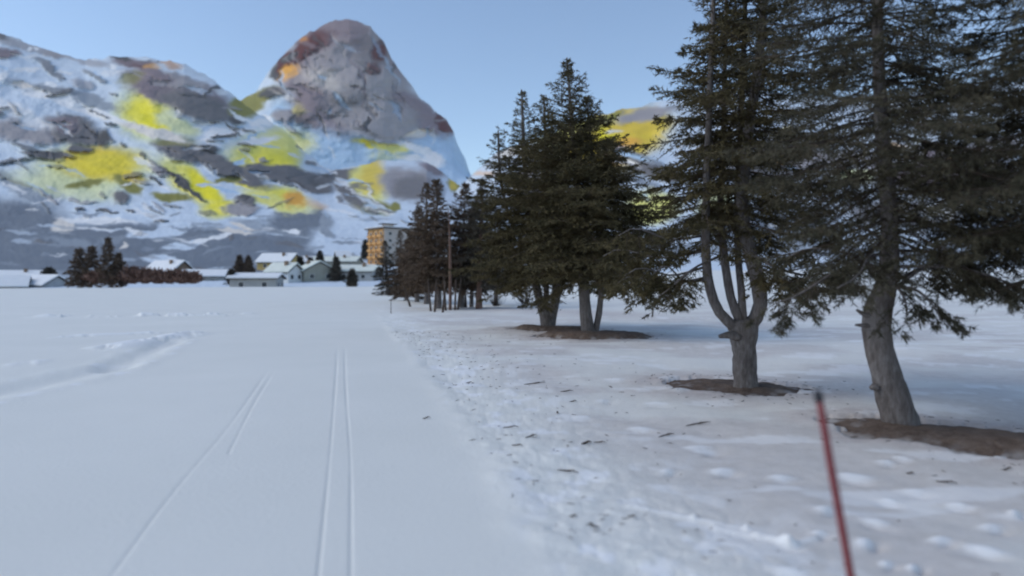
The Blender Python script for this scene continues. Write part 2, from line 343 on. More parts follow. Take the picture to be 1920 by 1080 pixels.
NEARSLOPE = [(168, 541), (200, 527), (260, 507), (330, 486), (400, 470), (560, 440), (800, 400)]
blobs_left = [
    # forested lower slope, the blue-grey of distance haze mixed into its colour
    (20, 430, 130, 60, 5, 'F', .35), (60, 480, 150, 40, 0, 'F', .4), (330, 468, 300, 50, 4, 'F', .3), (560, 440, 70, 45, 15, 'F', .35), (600, 420, 26, 34, -20, 'F', .5), (30, 350, 60, 18, 30, 'B', .6),
    (90, 370, 40, 30, 30, 'B', .8, .7), (720, 480, 40, 20, 0, 'F', .6), (605, 465, 40, 10, 10, 'B', .6, .7), (120, 455, 70, 10, 5, 'B', .6, .8), (300, 440, 70, 10, 5, 'B', .6, .6), (500, 430, 70, 10, 12, 'B', .6, .8),
    # clearings
    (122, 422, 24, 14, -25, 'C', .3), (185, 412, 75, 7, 2, 'W', .4), (275, 436, 45, 8, -8, 'S', .3), (320, 428, 40, 14, -10, 'S', .35), (250, 434, 22, 5, 10, 'W', .3),
    (345, 460, 45, 9, -12, 'S', .3), (400, 446, 46, 6, -14, 'W', .3), (440, 434, 40, 4, 8, 'C', .4), (460, 428, 26, 4, 15, 'C', .4), (310, 489, 45, 8, 10, 'S', .35), (540, 432, 20, 5, 15, 'W', .4),
    (650, 465, 75, 30, 20, 'S', .4), (640, 420, 50, 24, 30, 'S', .4), (610, 418, 18, 16, 45, 'B', .6), (612, 437, 22, 6, 20, 'B', .6), (226, 458, 10, 4, -25, 'C', .4),
    # snow with scattered dark trees just above
    (147, 393, 12, 4, 0, 'G', .5), (200, 394, 20, 3, 5, 'G', .5), (245, 396, 14, 4, 15, 'G', .5), (300, 415, 16, 4, 0, 'G', .5), (320, 384, 22, 3, 15, 'G', .5, .7), (20, 340, 60, 3, 20, 'G', .5, .7), (20, 300, 46, 4, -10, 'G', .5, .8),
    # sunlit slopes, the yellow light painted into the patches
    (170, 318, 120, 52, 0, 'K', .7), (120, 350, 120, 22, 12, 'K', .7, .7), (190, 305, 78, 34, 0, 'U', .7), (240, 330, 40, 14, 15, 'U', .7), (360, 345, 80, 26, 38, 'P', .6), (385, 352, 62, 16, 40, 'Y', .55), (410, 395, 42, 18, 0, 'P', .7), (420, 390, 30, 14, 0, 'Y', .8, .8),
    (490, 290, 78, 44, -10, 'P', .7), (530, 280, 40, 50, 0, 'P', .7), (515, 305, 50, 24, 15, 'Y', .9, .75), (475, 345, 36, 8, 10, 'Y', .5), (520, 375, 70, 22, 15, 'P', .6), (540, 365, 48, 14, 15, 'Y', .8, .6), (553, 375, 24, 16, 10, 'N', .7), (590, 385, 30, 12, 20, 'N', .9, .4),
    (275, 215, 66, 54, 30, 'K', .6), (270, 212, 40, 40, 40, 'Y', .8, .9), (285, 225, 30, 22, 50, 'Y', .7), (575, 195, 26, 18, -35, 'Y', .6), (330, 235, 50, 16, 20, 'K', .6),
    (200, 308, 100, 30, 0, 'Y', .9, .45), (500, 295, 60, 26, 0, 'Y', .9, .4), (690, 350, 34, 40, 10, 'Y', .9, .4),
    # rock
    (165, 345, 42, 9, -14, 'O', .5), (240, 348, 34, 12, 40, 'O', .5), (225, 372, 20, 13, 0, 'G', .5), (320, 368, 40, 9, 0, 'O', .5), (345, 345, 60, 6, 38, 'D', .4), (300, 320, 26, 9, 30, 'L', .6), (460, 378, 22, 14, 0, 'G', .4), (450, 395, 34, 12, 0, 'L', .5), (460, 370, 14, 6, 0, 'D', .6),
    (345, 285, 62, 22, 12, 'G', .4), (385, 285, 26, 16, 10, 'D', .5), (330, 265, 46, 12, 0, 'O', .6, .7), (430, 318, 90, 17, 22, 'G', .4), (530, 325, 88, 17, 10, 'G', .4), (585, 345, 42, 17, 15, 'G', .4), (600, 337, 22, 10, 0, 'D', .6), (430, 337, 34, 6, -8, 'O', .5),
    (60, 245, 90, 26, 5, 'L', .5), (140, 245, 64, 32, 15, 'G', .45), (120, 232, 34, 18, 10, 'R', .6, .8), (90, 290, 60, 6, 6, 'G', .4), (60, 280, 40, 6, 20, 'D', .5, .8), (150, 283, 24, 7, 0, 'G', .5), (195, 260, 14, 20, 20, 'D', .6), (110, 290, 20, 8, 40, 'D', .6, .6),
    (120, 178, 120, 13, 14, 'G', .6, .75), (175, 190, 50, 12, 15, 'B', .6), (90, 130, 40, 9, 38, 'G', .6, .8), (60, 88, 80, 10, 14, 'L', .7, .8), (150, 112, 70, 9, 14, 'L', .7, .7), (155, 160, 24, 12, 20, 'L', .7, .7), (10, 98, 30, 10, 5, 'R', .6),
    (100, 105, 20, 8, 10, 'L', .6), (5, 60, 24, 12, 30, 'G', .6),
    (335, 175, 120, 34, 18, 'R', .4), (330, 150, 70, 14, 18, 'L', .6), (370, 200, 80, 30, 18, 'G', .45), (290, 138, 46, 10, 20, 'R', .6), (250, 118, 48, 9, 3, 'M', .6, .8), (320, 122, 26, 8, 10, 'T', .7, .7), (225, 110, 22, 5, 8, 'D', .5), (280, 125, 14, 6, 0, 'N', .7, .5),
    (245, 148, 28, 14, -20, 'O', .7, .7), (460, 200, 34, 24, -20, 'O', .5), (445, 225, 18, 12, 0, 'D', .6), (490, 180, 50, 12, -22, 'O', .5), (510, 172, 26, 9, -15, 'D', .6), (540, 215, 30, 14, 0, 'L', .5), (575, 225, 26, 11, 12, 'D', .6),
    # bright snow streaks
    (150, 200, 130, 9, 20, 'W', .4), (90, 178, 50, 8, 8, 'W', .5), (40, 215, 60, 16, 25, 'W', .6), (290, 250, 70, 9, 15, 'C', .5), (45, 132, 26, 5, -3, 'W', .4), (45, 157, 16, 6, 5, 'C', .4), (92, 157, 12, 5, 15, 'W', .4), (50, 89, 8, 3, 0, 'W', .4), (68, 91, 8, 3, 15, 'W', .4),
    (430, 250, 50, 9, -3, 'W', .5), (490, 230, 30, 9, -12, 'W', .4), (480, 262, 50, 7, -10, 'W', .6), (400, 268, 16, 6, 25, 'W', .4), (5, 145, 12, 8, 0, 'W', .6),
    # right shoulder of the lower ridge
    (640, 328, 60, 11, -8, 'G', .5), (690, 345, 40, 46, 10, 'P', .6), (700, 330, 26, 40, 20, 'U', .8, .8), (765, 345, 60, 34, 5, 'L', .4), (770, 352, 40, 28, 0, 'G', .6, .8), (700, 385, 40, 16, 10, 'O', .5), (740, 385, 14, 8, 0, 'O', .5), (660, 368, 40, 14, 30, 'G', .5), (860, 340, 18, 22, 0, 'O', .5), (855, 345, 9, 12, 0, 'U', .7), (810, 320, 30, 10, 30, 'R', .6), (820, 360, 20, 20, 0, 'B', .8),
]
rs = np.random.default_rng(5)
for k in range(190):
    bx, by = rs.uniform(-60, 860), rs.uniform(95, 405)
    if by < 80+max(0, bx-330)*.75: by = 80+max(0, bx-330)*.75+rs.uniform(10, 60)
    blobs_left.append((bx, by, rs.uniform(7, 34), rs.uniform(1.6, 4.5), rs.normal(16, 18), 'GDIWGISLW'[rs.integers(9)], .4, rs.uniform(.5, .95)))
for k in range(130):
    bx, by = rs.uniform(-60, 700), rs.uniform(395, 512)
    blobs_left.append((bx, by, rs.uniform(8, 40), rs.uniform(1.5, 4.5), rs.normal(0, 12), 'BSFBWGFBF'[rs.integers(9)], .5, rs.uniform(.4, .85)))
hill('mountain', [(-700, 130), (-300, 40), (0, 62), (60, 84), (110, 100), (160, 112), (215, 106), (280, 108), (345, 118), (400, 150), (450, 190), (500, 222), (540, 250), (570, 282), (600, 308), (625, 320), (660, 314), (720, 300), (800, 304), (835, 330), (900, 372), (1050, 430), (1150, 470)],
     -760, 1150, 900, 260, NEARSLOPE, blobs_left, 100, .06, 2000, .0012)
blobs_peak = [
    (650, 300, 330, 75, 0, 'I', .3), (560, 215, 60, 40, 0, 'I', .5),  # blue of the sky painted over the lower snow
    (460, 200, 34, 24, -20, 'O', .5), (490, 180, 50, 12, -22, 'O', .5), (510, 172, 26, 9, -15, 'D', .6), (540, 215, 30, 14, 0, 'L', .5), (575, 225, 26, 11, 12, 'D', .6), (575, 195, 26, 18, -35, 'Y', .6), (490, 230, 30, 9, -12, 'W', .4),
    (545, 265, 50, 30, 0, 'P', .8, .8),
    (650, 140, 130, 120, 20, 'R', .35), (700, 190, 110, 80, 35, 'L', .5), (790, 215, 70, 26, 38, 'R', .5), (720, 225, 80, 40, 10, 'L', .6), (620, 110, 50, 40, -20, 'L', .7, .7), (600, 150, 50, 22, 15, 'C', .8, .5), (650, 190, 60, 40, 0, 'G', .8, .4), (700, 95, 40, 50, 10, 'G', .7, .6),
    (560, 100, 62, 20, -38, 'M', .6), (600, 75, 40, 18, -30, 'M', .7, .7), (538, 135, 26, 14, -20, 'N', .7, .7), (515, 135, 14, 14, 0, 'D', .6), (714, 98, 16, 22, 0, 'M', .6), (700, 132, 20, 13, 0, 'M', .7, .8), (645, 48, 50, 18, 0, 'R', .7), (825, 218, 10, 16, 0, 'M', .6), (843, 238, 13, 18, -20, 'M', .5), (570, 78, 10, 8, 0, 'T', .6), (630, 185, 18, 10, 0, 'D', .7, .5),
    (565, 98, 50, 15, -38, 'M', .4), (530, 128, 20, 9, -30, 'M', .5), (545, 112, 18, 8, -40, 'D', .6), (533, 136, 15, 9, -20, 'N', .6), (716, 98, 13, 19, 0, 'M', .5), (842, 236, 13, 15, -20, 'M', .4),
    (790, 250, 30, 7, -10, 'C', .6), (700, 272, 45, 6, 8, 'Y', .6), (740, 275, 40, 7, 8, 'P', .6), (790, 285, 50, 9, 25, 'W', .5), (780, 300, 50, 8, 10, 'W', .5), (720, 290, 40, 16, 0, 'P', .9, .5),
]
for k in range(90):
    bx, by = rs.uniform(500, 880), rs.uniform(60, 300)
    blobs_peak.append((bx, by, rs.uniform(8, 34), rs.uniform(1.8, 5), rs.normal(48, 22), 'LGRLDILC'[rs.integers(8)] if by < 245 else 'IISIWI'[rs.integers(6)], .5, rs.uniform(.3, .7)))
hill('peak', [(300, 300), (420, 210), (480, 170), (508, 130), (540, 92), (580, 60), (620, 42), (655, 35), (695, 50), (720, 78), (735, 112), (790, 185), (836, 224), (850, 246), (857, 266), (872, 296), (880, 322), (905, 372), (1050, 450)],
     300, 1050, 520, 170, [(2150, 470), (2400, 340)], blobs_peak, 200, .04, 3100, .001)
blobs_right = [  # gold patches are sunlight put into the slope colour
    (1150, 260, 110, 66, -15, 'U', .5), (1190, 235, 60, 24, -10, 'Y', .7, .8), (1145, 250, 34, 20, -10, 'Y', .7), (1165, 275, 40, 20, -20, 'N', .7, .8), (1150, 290, 24, 26, 0, 'N', .6), (1200, 235, 70, 22, -10, 'U', .6), (1210, 215, 70, 12, -10, 'L', .7), (960, 285, 30, 12, -20, 'C', .6), (1060, 250, 60, 24, -15, 'P', .7), (1225, 320, 80, 16, 14, 'G', .5), (1210, 345, 40, 10, 20, 'B', .6),
    (1130, 225, 50, 10, -20, 'O', .6), (1180, 290, 60, 8, 12, 'I', .6), (1170, 305, 40, 5, 14, 'W', .5),
    (1220, 390, 60, 34, 0, 'P', .6), (1340, 390, 40, 40, 0, 'K', .6), (1450, 300, 140, 60, 0, 'G', .6), (1440, 420, 140, 50, 0, 'F', .6), (1500, 240, 60, 10, 10, 'S', .5), (1550, 300, 80, 20, -5, 'L', .6), (1760, 320, 160, 50, 5, 'R', .6), (1700, 400, 120, 30, 0, 'G', .5), (1850, 430, 120, 40, 0, 'F', .6), (1770, 395, 44, 20, 0, 'W', .5), (1690, 290, 36, 22, 0, 'W', .6), (1600, 330, 40, 14, 0, 'K', .6), (1850, 280, 90, 24, -10, 'L', .6), (900, 420, 80, 50, 0, 'F', .6), (1000, 350, 60, 40, 0, 'L', .6), (1300, 470, 300, 12, 0, 'B', .7), (1700, 475, 300, 12, 0, 'B', .7),
]
for k in range(150):
    bx, by = rs.uniform(900, 1950), rs.uniform(190, 470)
    blobs_right.append((bx, by, rs.uniform(7, 32), rs.uniform(2, 5), rs.normal(-4, 20), 'GLOIWUGNR'[rs.integers(9)] if by < 330 else 'GBIFLGWSF'[rs.integers(9)], .5, rs.uniform(.4, .8)))
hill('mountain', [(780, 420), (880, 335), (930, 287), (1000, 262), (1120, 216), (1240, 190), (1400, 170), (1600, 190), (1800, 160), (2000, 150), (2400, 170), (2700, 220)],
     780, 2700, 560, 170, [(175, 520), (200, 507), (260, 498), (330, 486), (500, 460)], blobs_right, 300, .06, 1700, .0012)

# ------------------------------------------------------------------ trees
def boughs(acc, p0, azs, L, pitch, droop, nl, nw, sp, ns, tri_w=.010, sec=.55, hang=.25, wood=None, wr=.012):
    """primary branches with side twigs and needles; everything in numpy. p0 (n,3)"""
    for k in range(len(azs)):
        l = L[k]
        if l < .05: continue
        s = np.linspace(0, 1, 8); h = np.array([math.cos(azs[k]), math.sin(azs[k]), 0])
        wob = (rng.random()-.5)*.35; side0 = np.array([-h[1], h[0], 0])
        dz = l*(s*math.sin(pitch[k])-droop[k]*s**1.4+.55*droop[k]*np.maximum(0, s-.45)**2*2)
        pts = p0[k]+h*(l*s*math.cos(pitch[k]))[:, None]+side0*(wob*l*s*s)[:, None]+np.array([0, 0, 1.])*dz[:, None]
        if wood is not None: wood.append((pts, np.linspace(wr*(.4+l*.6), wr*.22, 8)))
        n = max(4, int(l/sp)); si = np.sort(.10+.90*rng.random(n))
        pi = np.stack([np.interp(si, s, pts[:, c]) for c in range(3)], 1)
        tg = np.stack([np.interp(si, s, np.gradient(pts[:, c])) for c in range(3)], 1); tg /= np.linalg.norm(tg, axis=1)[:, None]+1e-9
        sd_ = np.cross(tg, [0, 0, 1.]); sd_ /= np.linalg.norm(sd_, axis=1)[:, None]+1e-9
        sg = np.where(rng.random(n) < .5, -1, 1)[:, None]; a = (.65+.6*rng.random(n))[:, None]
        up = (rng.random(n)-.5)[:, None]*.5-hang*(.4+rng.random(n))[:, None]
        d = tg*np.cos(a)+sd_*sg*np.sin(a)+np.array([0, 0, 1.])*up; d /= np.linalg.norm(d, axis=1)[:, None]
        ls = (sec*l*(1.06-si)**.8*(.55+.6*rng.random(n))+.05)
        ls = np.minimum(ls, .75)
        # twig triangles
        wv = np.cross(d, rng.normal(size=(n, 3))); wv /= np.linalg.norm(wv, axis=1)[:, None]+1e-9
        acc[0].append(np.stack([pi-wv*tri_w*.35, pi+wv*tri_w*.35, pi+d*ls[:, None]], 1)); acc[1].append(np.ones(n, int))
        # needles
        m = int(ns*max(1, l)**.5); q = rng.random((n, m))
        bp = pi[:, None]+d[:, None]*(ls[:, None]*q)[..., None]
        nd = d[:, None]*.75+rng.normal(size=(n, m, 3))*.55; nd[..., 2] -= hang*.35; nd /= np.linalg.norm(nd, axis=2)[..., None]
        wv = np.cross(nd, rng.normal(size=(n, m, 3))); wv /= np.linalg.norm(wv, axis=2)[..., None]+1e-9
        ln = nl*(.6+.8*rng.random((n, m, 1)))
        T = np.stack([bp-wv*nw*.5, bp+wv*nw*.5, bp+nd*ln], 2).reshape(-1, 3, 3)
        acc[0].append(T); acc[1].append(np.zeros(len(T), int))
def crown_from(stem, z0, z1, Lf, nb, acc, wood, **kw):
    """stem polyline; boughs from height fraction z0..1; Lf(t, az) bough length in m"""
    d = np.r_[0, np.cumsum(np.linalg.norm(np.diff(stem, axis=0), axis=1))]; d /= d[-1]
    u = z0+(z1-z0)*((np.arange(nb)+rng.random(nb))/nb)
    p0 = np.stack([np.interp(u, d, stem[:, c]) for c in range(3)], 1)
    az_ = (np.arange(nb)*2.399+rng.random(nb)*.9) % (2*math.pi)
    tt = (u-z0)/(1-z0)
    L = np.array([Lf(a_, b_) for a_, b_ in zip(tt, az_)])*(.45+.8*rng.random(nb))
    pitch = np.interp(tt, [0, .35, 1], [-.12, .10, .75])+rng.normal(size=nb)*.10
    droop = np.interp(tt, [0, .5, 1], [.34, .22, .05])*(.6+.8*rng.random(nb))
    lo_ = tt < .68; k2 = {**kw, 'sp': kw['sp']*1.5, 'ns': max(4, int(kw['ns']*.55))}
    boughs(acc, p0[lo_], az_[lo_], L[lo_], pitch[lo_], droop[lo_], wood=wood, **kw)
    lo_ = ~lo_; boughs(acc, p0[lo_], az_[lo_], L[lo_], pitch[lo_], droop[lo_], wood=wood, **k2)
def finish_crown(name, acc, wood, mats, parent, n=3):
    T = np.concatenate(acc[0]); mi = np.concatenate(acc[1]); V = T.reshape(-1, 3); Fc = np.arange(len(V)).reshape(-1, 3)
    mb = MB(); mb.add(V, Fc)
    for pts, rad in wood: mb.tube(pts, rad, n=n, m=1, cap=False)
    V = np.concatenate(mb.V)-np.array(parent.location); Fa = np.concatenate(mb.F); M = np.concatenate(mb.M); M[:len(mi)] = mi
    return mesh(name, V, Fa, mats, parent, False, M)
def px_path(pts, Y, n=28):
    """pts: (px, py, width px, dy)"""
    pp = np.array([P(p[0], p[1], Y+(p[3] if len(p) > 3 else 0)) for p in pts]); rr = np.array([p[2]/2/F*Y for p in pts])
    r = respl(np.c_[pp, rr], n); return r[:, :3], np.maximum(r[:, 3], .004)
TREES = 'spruces along the groomed track'

# --- bent tree, nearest
Y4 = 6.82; base = P(1692, 806, Y4); base[2] = gz1(base[0], base[1])+.1
t4 = empty('spruce_tree', base, 'bent grey trunked spruce behind the red stake, a long bare earth hollow at its foot', 'tree', TREES)
p4, r4 = px_path([(1700, 850, 78), (1690, 800, 66), (1674, 745, 58), (1658, 690, 52), (1644, 630, 50), (1646, 580, 48), (1662, 535, 38), (1668, 470, 32), (1666, 380, 29), (1656, 280, 26), (1649, 150, 22), (1645, 0, 18), (1650, -200, 12), (1652, -420, 5)], Y4, 60)
mb = MB(); mb.tube(p4, r4, 14, jag=.14)
mb.build('trunk', M_bark, t4, True)
for (a, b_) in (((1622, 590, 10), (1606, 581, 5)), ((1618, 610, 9), (1604, 609, 5)), ((1640, 725, 14), (1632, 728, 8))):
    mb = MB(); q, w_ = px_path([(1645, a[1]+4, a[2]), a, b_], Y4-.05, 5); mb.tube(q, w_, 6, jag=.2); mb.build('branch_stub', M_bark, t4, True)
acc = ([], []); wood = []
kw4 = dict(nl=.055, nw=.010, sp=.032, ns=22, hang=.35)
def L4(t_, a_): return 2.0*(1-t_)**.55*(.6+.4*min(1, t_*5))*(1.0+.12*math.cos(a_))
crown_from(p4, .31, .995, L4, 190, acc, wood, **kw4)
# long low boughs
low = [(1668, 520, (1500, 470), .3), (1668, 500, (1480, 560), -.5), (1672, 545, (1810, 500), -.2), (1672, 530, (1900, 470), .3), (1668, 540, (1760, 590), -.5), (1672, 500, (1950, 555), -.6), (1668, 480, (1590, 530), -.8), (1670, 470, (1860, 520), .7), (1668, 460, (1550, 430), .5), (1668, 440, (1960, 430), .2), (1666, 540, (1700, 585), -.4)]
for (x0, y0, (x1, y1), dy) in low:
    a = P(x0, y0, Y4); b_ = P(x1, y1, Y4+dy); mid = (a+b_)/2+np.array([0, 0, .12]); pts = respl([a, mid, b_, b_+np.array([(b_-a)[0]*.12, 0, -.05])], 9)
    m2 = MB(); m2.tube(pts, np.linspace(.022, .006, 9), 6); m2.build('branch', M_bark, t4, True)
    n_ = max(6, int(np.linalg.norm(b_-a)/.075)); s = .25+.75*rng.random(n_)
    p0 = np.stack([np.interp(s, np.linspace(0, 1, 9), pts[:, c]) for c in range(3)], 1)
    h = math.atan2((b_-a)[1], (b_-a)[0]); azs = h+np.where(rng.random(n_) < .5, -1, 1)*(.5+.7*rng.random(n_))
    boughs(acc, p0, azs, .22+.38*rng.random(n_)*(1.2-s), -.15-.35*rng.random(n_), .3+.5*rng.random(n_), wood=wood, wr=.006, **{**kw4, 'sp': .04})
finish_crown('crown', acc, wood, [M_needle2, M_twig], t4)

# --- tree beyond the right edge: its boughs hang into view
Y5 = 6.0; base = P(2085, 850, Y5); base[2] = gz1(base[0], base[1])
t5 = empty('spruce_tree', base, 'dark spruce at the right edge, only its hanging boughs showing', 'tree', TREES)
p5, r5 = px_path([(2085, 860, 60), (2080, 700, 52), (2076, 500, 44), (2075, 200, 32), (2070, -100, 22), (2070, -420, 6)], Y5, 30)
mb = MB(); mb.tube(p5, r5, 12, jag=.14); mb.build('trunk', M_bark, t5, True)
acc = ([], []); wood = []
crown_from(p5, .31, .99, lambda t_, a_: 2.0*(1-t_)**.5*(.6+.4*min(1, t_*4)), 220, acc, wood, **kw4)
finish_crown('crown', acc, wood, [M_needle2, M_twig], t5)

# --- goblet tree
Y3 = 9.05; base = P(1397, 728, Y3); base[2] = gz1(base[0], base[1])+.1
t3 = empty('spruce_tree', base, 'spruce whose thick trunk forks low into four stems like a goblet', 'tree', TREES)
q, w_ = px_path([(1398, 775, 60), (1397, 735, 48), (1396, 690, 43), (1394, 650, 44), (1392, 612, 54), (1390, 598, 44)], Y3, 22)
mb = MB(); mb.tube(q, w_, 14, jag=.14); mb.build('trunk', M_bark, t3, True)
stems3 = [[(1384, 618, 22), (1352, 590, 20), (1332, 545, 19), (1324, 480, 18), (1324, 380, 15), (1330, 200, 12, .1), (1338, 0, 8, .1), (1342, -140, 4, .1)],
          [(1390, 605, 20), (1374, 570, 17), (1362, 510, 17, .1), (1352, 420, 14, .3), (1356, 250, 10, .5), (1362, 0, 7, .5), (1366, -180, 3, .5)],
          [(1394, 612, 17), (1391, 560, 15), (1384, 480, 14, .3), (1386, 300, 12, .6), (1396, 50, 10, .6), (1402, -250, 4, .6)],
          [(1398, 620, 30), (1424, 585, 27), (1424, 540, 27), (1406, 470, 25), (1393, 410, 24), (1398, 300, 20), (1425, 100, 16), (1440, -120, 11), (1445, -350, 4)]]
acc = ([], []); wood = []
kw3 = dict(nl=.055, nw=.013, sp=.034, ns=22, hang=.25)
for k, s_ in enumerate(stems3):
    q, w_ = px_path(s_, Y3-.05, 34); mb = MB(); mb.tube(q, w_, 9, jag=.12); mb.build('stem', M_bark, t3, True)
    r0 = [1.12, 1.15, 1.35, 1.6][k]
    def L3(t_, a_, r0=r0): return r0*(1-t_)**.5*(.7+.3*min(1, t_*4))
    crown_from(q, .205, .995, L3, [64, 74, 90, 130][k], acc, wood, **kw3)
mb = MB(); q, w_ = px_path([(1388, 632, 18), (1366, 628, 14), (1348, 631, 7)], Y3-.12, 6); mb.tube(q, w_, 7, jag=.2); mb.build('branch_stub', M_bark, t3, True)
low = [(1324, 520, (1175, 520), .2), (1324, 500, (1190, 505), -.4), (1326, 525, (1240, 500), -.5), (1405, 490, (1540, 500), -.3), (1405, 500, (1500, 545), -.6), (1410, 480, (1580, 520), .2), (1350, 480, (1250, 545), -.7), (1400, 470, (1470, 530), -.9), (1324, 470, (1150, 470), .3), (1330, 440, (1180, 430), -.3)]
for (x0, y0, (x1, y1), dy) in low:
    a = P(x0, y0, Y3); b_ = P(x1, y1, Y3+dy); mid = (a+b_)/2+np.array([0, 0, -.10 if y1 < 530 else .06]); pts = respl([a, mid, b_, b_+np.array([(b_-a)[0]*.12, 0, -.08])], 9)
    m2 = MB(); m2.tube(pts, np.linspace(.020, .006, 9), 6); m2.build('branch', M_bark, t3, True)
    n_ = max(6, int(np.linalg.norm(b_-a)/.075)); s = .3+.7*rng.random(n_)
    p0 = np.stack([np.interp(s, np.linspace(0, 1, 9), pts[:, c]) for c in range(3)], 1)
    h = math.atan2((b_-a)[1], (b_-a)[0]); azs = h+np.where(rng.random(n_) < .5, -1, 1)*(.5+.7*rng.random(n_))
    boughs(acc, p0, azs, .22+.40*rng.random(n_)*(1.2-s), -.2-.4*rng.random(n_), .3+.6*rng.random(n_), wood=wood, wr=.006, **{**kw3, 'sp': .045})
finish_crown('crown', acc, wood, [M_needle, M_twig], t3)

# --- pair over the two joined hollows
def mid_tree(label, Y, trunks, crowns, m, kw, group=TREES, bname='trunk', bark=None, side=9):
    b0 = trunks[0][0]; base = P(b0[0], b0[1]-8, Y); base[2] = gz1(base[0], base[1])
    t_ = empty('spruce_tree', base, label, 'tree', group)
    ps = []
    for k, tr in enumerate(trunks):
        q, w_ = px_path(tr, Y, 26); mb = MB(); mb.tube(q, w_, side, jag=.12); mb.build('trunk' if k == 0 else 'stem', bark or M_bark, t_, True); ps.append(q)
    acc = ([], []); wood = []
    for (k, z0, r0, nb, pw) in crowns:
        def Lf(t1, a_, r0=r0, pw=pw): return r0*(1-t1)**pw*(.75+.25*min(1, t1*4))
        crown_from(ps[k], z0, .995, Lf, nb, acc, wood, **kw)
    finish_crown('crown', acc, wood, [m, M_twig], t_)
    return t_
kwm = dict(nl=.085, nw=.022, sp=.045, ns=17, hang=.2, tri_w=.016)
mid_tree('spruce with two low spreading stems beside the far end of the joined earth hollow', 20.3,
         [[(1028, 625, 34), (1026, 600, 28), (1012, 565, 16), (1002, 520, 15), (996, 450, 14), (985, 330, 10), (978, 168, 3)],
          [(1030, 615, 22), (1036, 580, 20), (1044, 545, 17), (1036, 500, 15), (1030, 420, 12), (1024, 300, 8), (1020, 178, 3)],
          [(1024, 610, 14), (1024, 570, 12), (1022, 510, 10), (960, 420, 8, .6), (938, 330, 6, .6), (934, 245, 3, .6)]],
         [(0, .24, 2.6, 150, .9), (1, .25, 2.3, 130, .85), (2, .27, 2.1, 100, .8)], M_needle, kwm)
mid_tree('tallest pointed spruce in mid row, standing with a thin side stem in brown hollow', 17.6,
         [[(1108, 652, 34), (1103, 625, 28), (1097, 570, 22), (1094, 500, 20), (1088, 400, 16), (1074, 250, 9), (1063, 108, 2.5)],
          [(1112, 640, 12), (1121, 600, 12), (1127, 550, 11), (1124, 490, 10), (1130, 400, 8), (1112, 300, 6), (1100, 185, 2.5)]],
         [(0, .285, 2.8, 210, .9), (1, .29, 2.5, 160, .8)], M_needle, kwm)

# --- row further along the track
kwf = dict(nl=.15, nw=.045, sp=.09, ns=14, hang=.12, tri_w=.03)
far_row = [  # px, base py, top py, top px, width px, material, bark, radius, crown base fraction, label
    (727, 553, 452, 722, 9, M_dark, M_bark, 1.1, .10, 'small bushy brown conifer at the far left end of the tree row'),
    (752, 553, 432, 750, 9, M_larch, M_bark, 1.1, .12, 'brown twiggy larch second along from the far left end of tree row'),
    (762, 563, 448, 764, 8, M_larch, M_bark, 1.1, .14, 'shorter brown larch in front of the orange hotel corner'),
    (782, 566, 388, 784, 9, M_larch, M_bark, 1.5, .16, 'slim brown larch between short larch and the tall peaked ones'),
    (800, 569, 342, 800, 10, M_larch, M_bark, 1.5, .18, 'tall peaked brown larch left of the brown bare stem'),
    (822, 580, 336, 818, 12, M_larch, M_bark, 1.8, .20, 'tall dark larch with many dead stems crowding its foot'),
    (866, 578, 345, 872, 10, M_larch, M_bark, 1.75, .22, 'brown larch just right of the brown bare stem'),
    (884, 577, 378, 892, 8, M_dark, M_bark, 1.2, .24, 'thin dark conifer between the brown larch and reddish trunk'),
    (898, 581, 335, 905, 13, M_dark, M_rbark, 1.3, .26, 'dark conifer on a straight reddish brown trunk'),
    (930, 572, 395, 934, 9, M_dark, M_bark, 1.5, .22, 'low dark conifer tucked behind the left edge of spruce pair')]
for (bx, by, ty, tx, w, m, bk, rad, z0, lab) in far_row:
    Y = F*HC/(by-HY)
    tr = [(bx, by+6, w*1.2), (bx, by-15, w), (bx+(tx-bx)*.4, by+(ty-by)*.4, w*.7), (tx, ty, 1.5)]
    mid_tree(lab, Y, [tr], [(0, z0, rad*1.3*max(.85, min(1.25, Y/42)), int(120+50*(Y < 45)), .7)], m, kwf, group='conifers in the far tree row', bark=bk, side=7)
# bare pale stems
def pole_tree(name, pts, Y, label, m, n=16, br=8):
    q, w_ = px_path(pts, Y, n); t_ = empty(name, q[0], label, 'tree')
    mb = MB(); mb.tube(q, w_, 7, jag=.1); mb.build('trunk', m, t_, True)
    for k in range(br):
        i = int(n*(.35+.6*rng.random())); a = rng.random()*6.28; l = .25+.5*rng.random()
        d = np.array([math.cos(a), math.sin(a), .5]); mb = MB(); mb.tube([q[i], q[i]+d*l*.5, q[i]+d*l+np.array([0, 0, .1])], [.012, .008, .004], 4); mb.build('twig', M_twig, t_)
pole_tree('bare_tree', [(844, 588, 6.5), (844, 500, 5.5), (843, 440, 3.5), (841, 392, 1)], 32.5, 'thin brown bare stem standing straight in front of the brown larches', M_rbark, br=2)
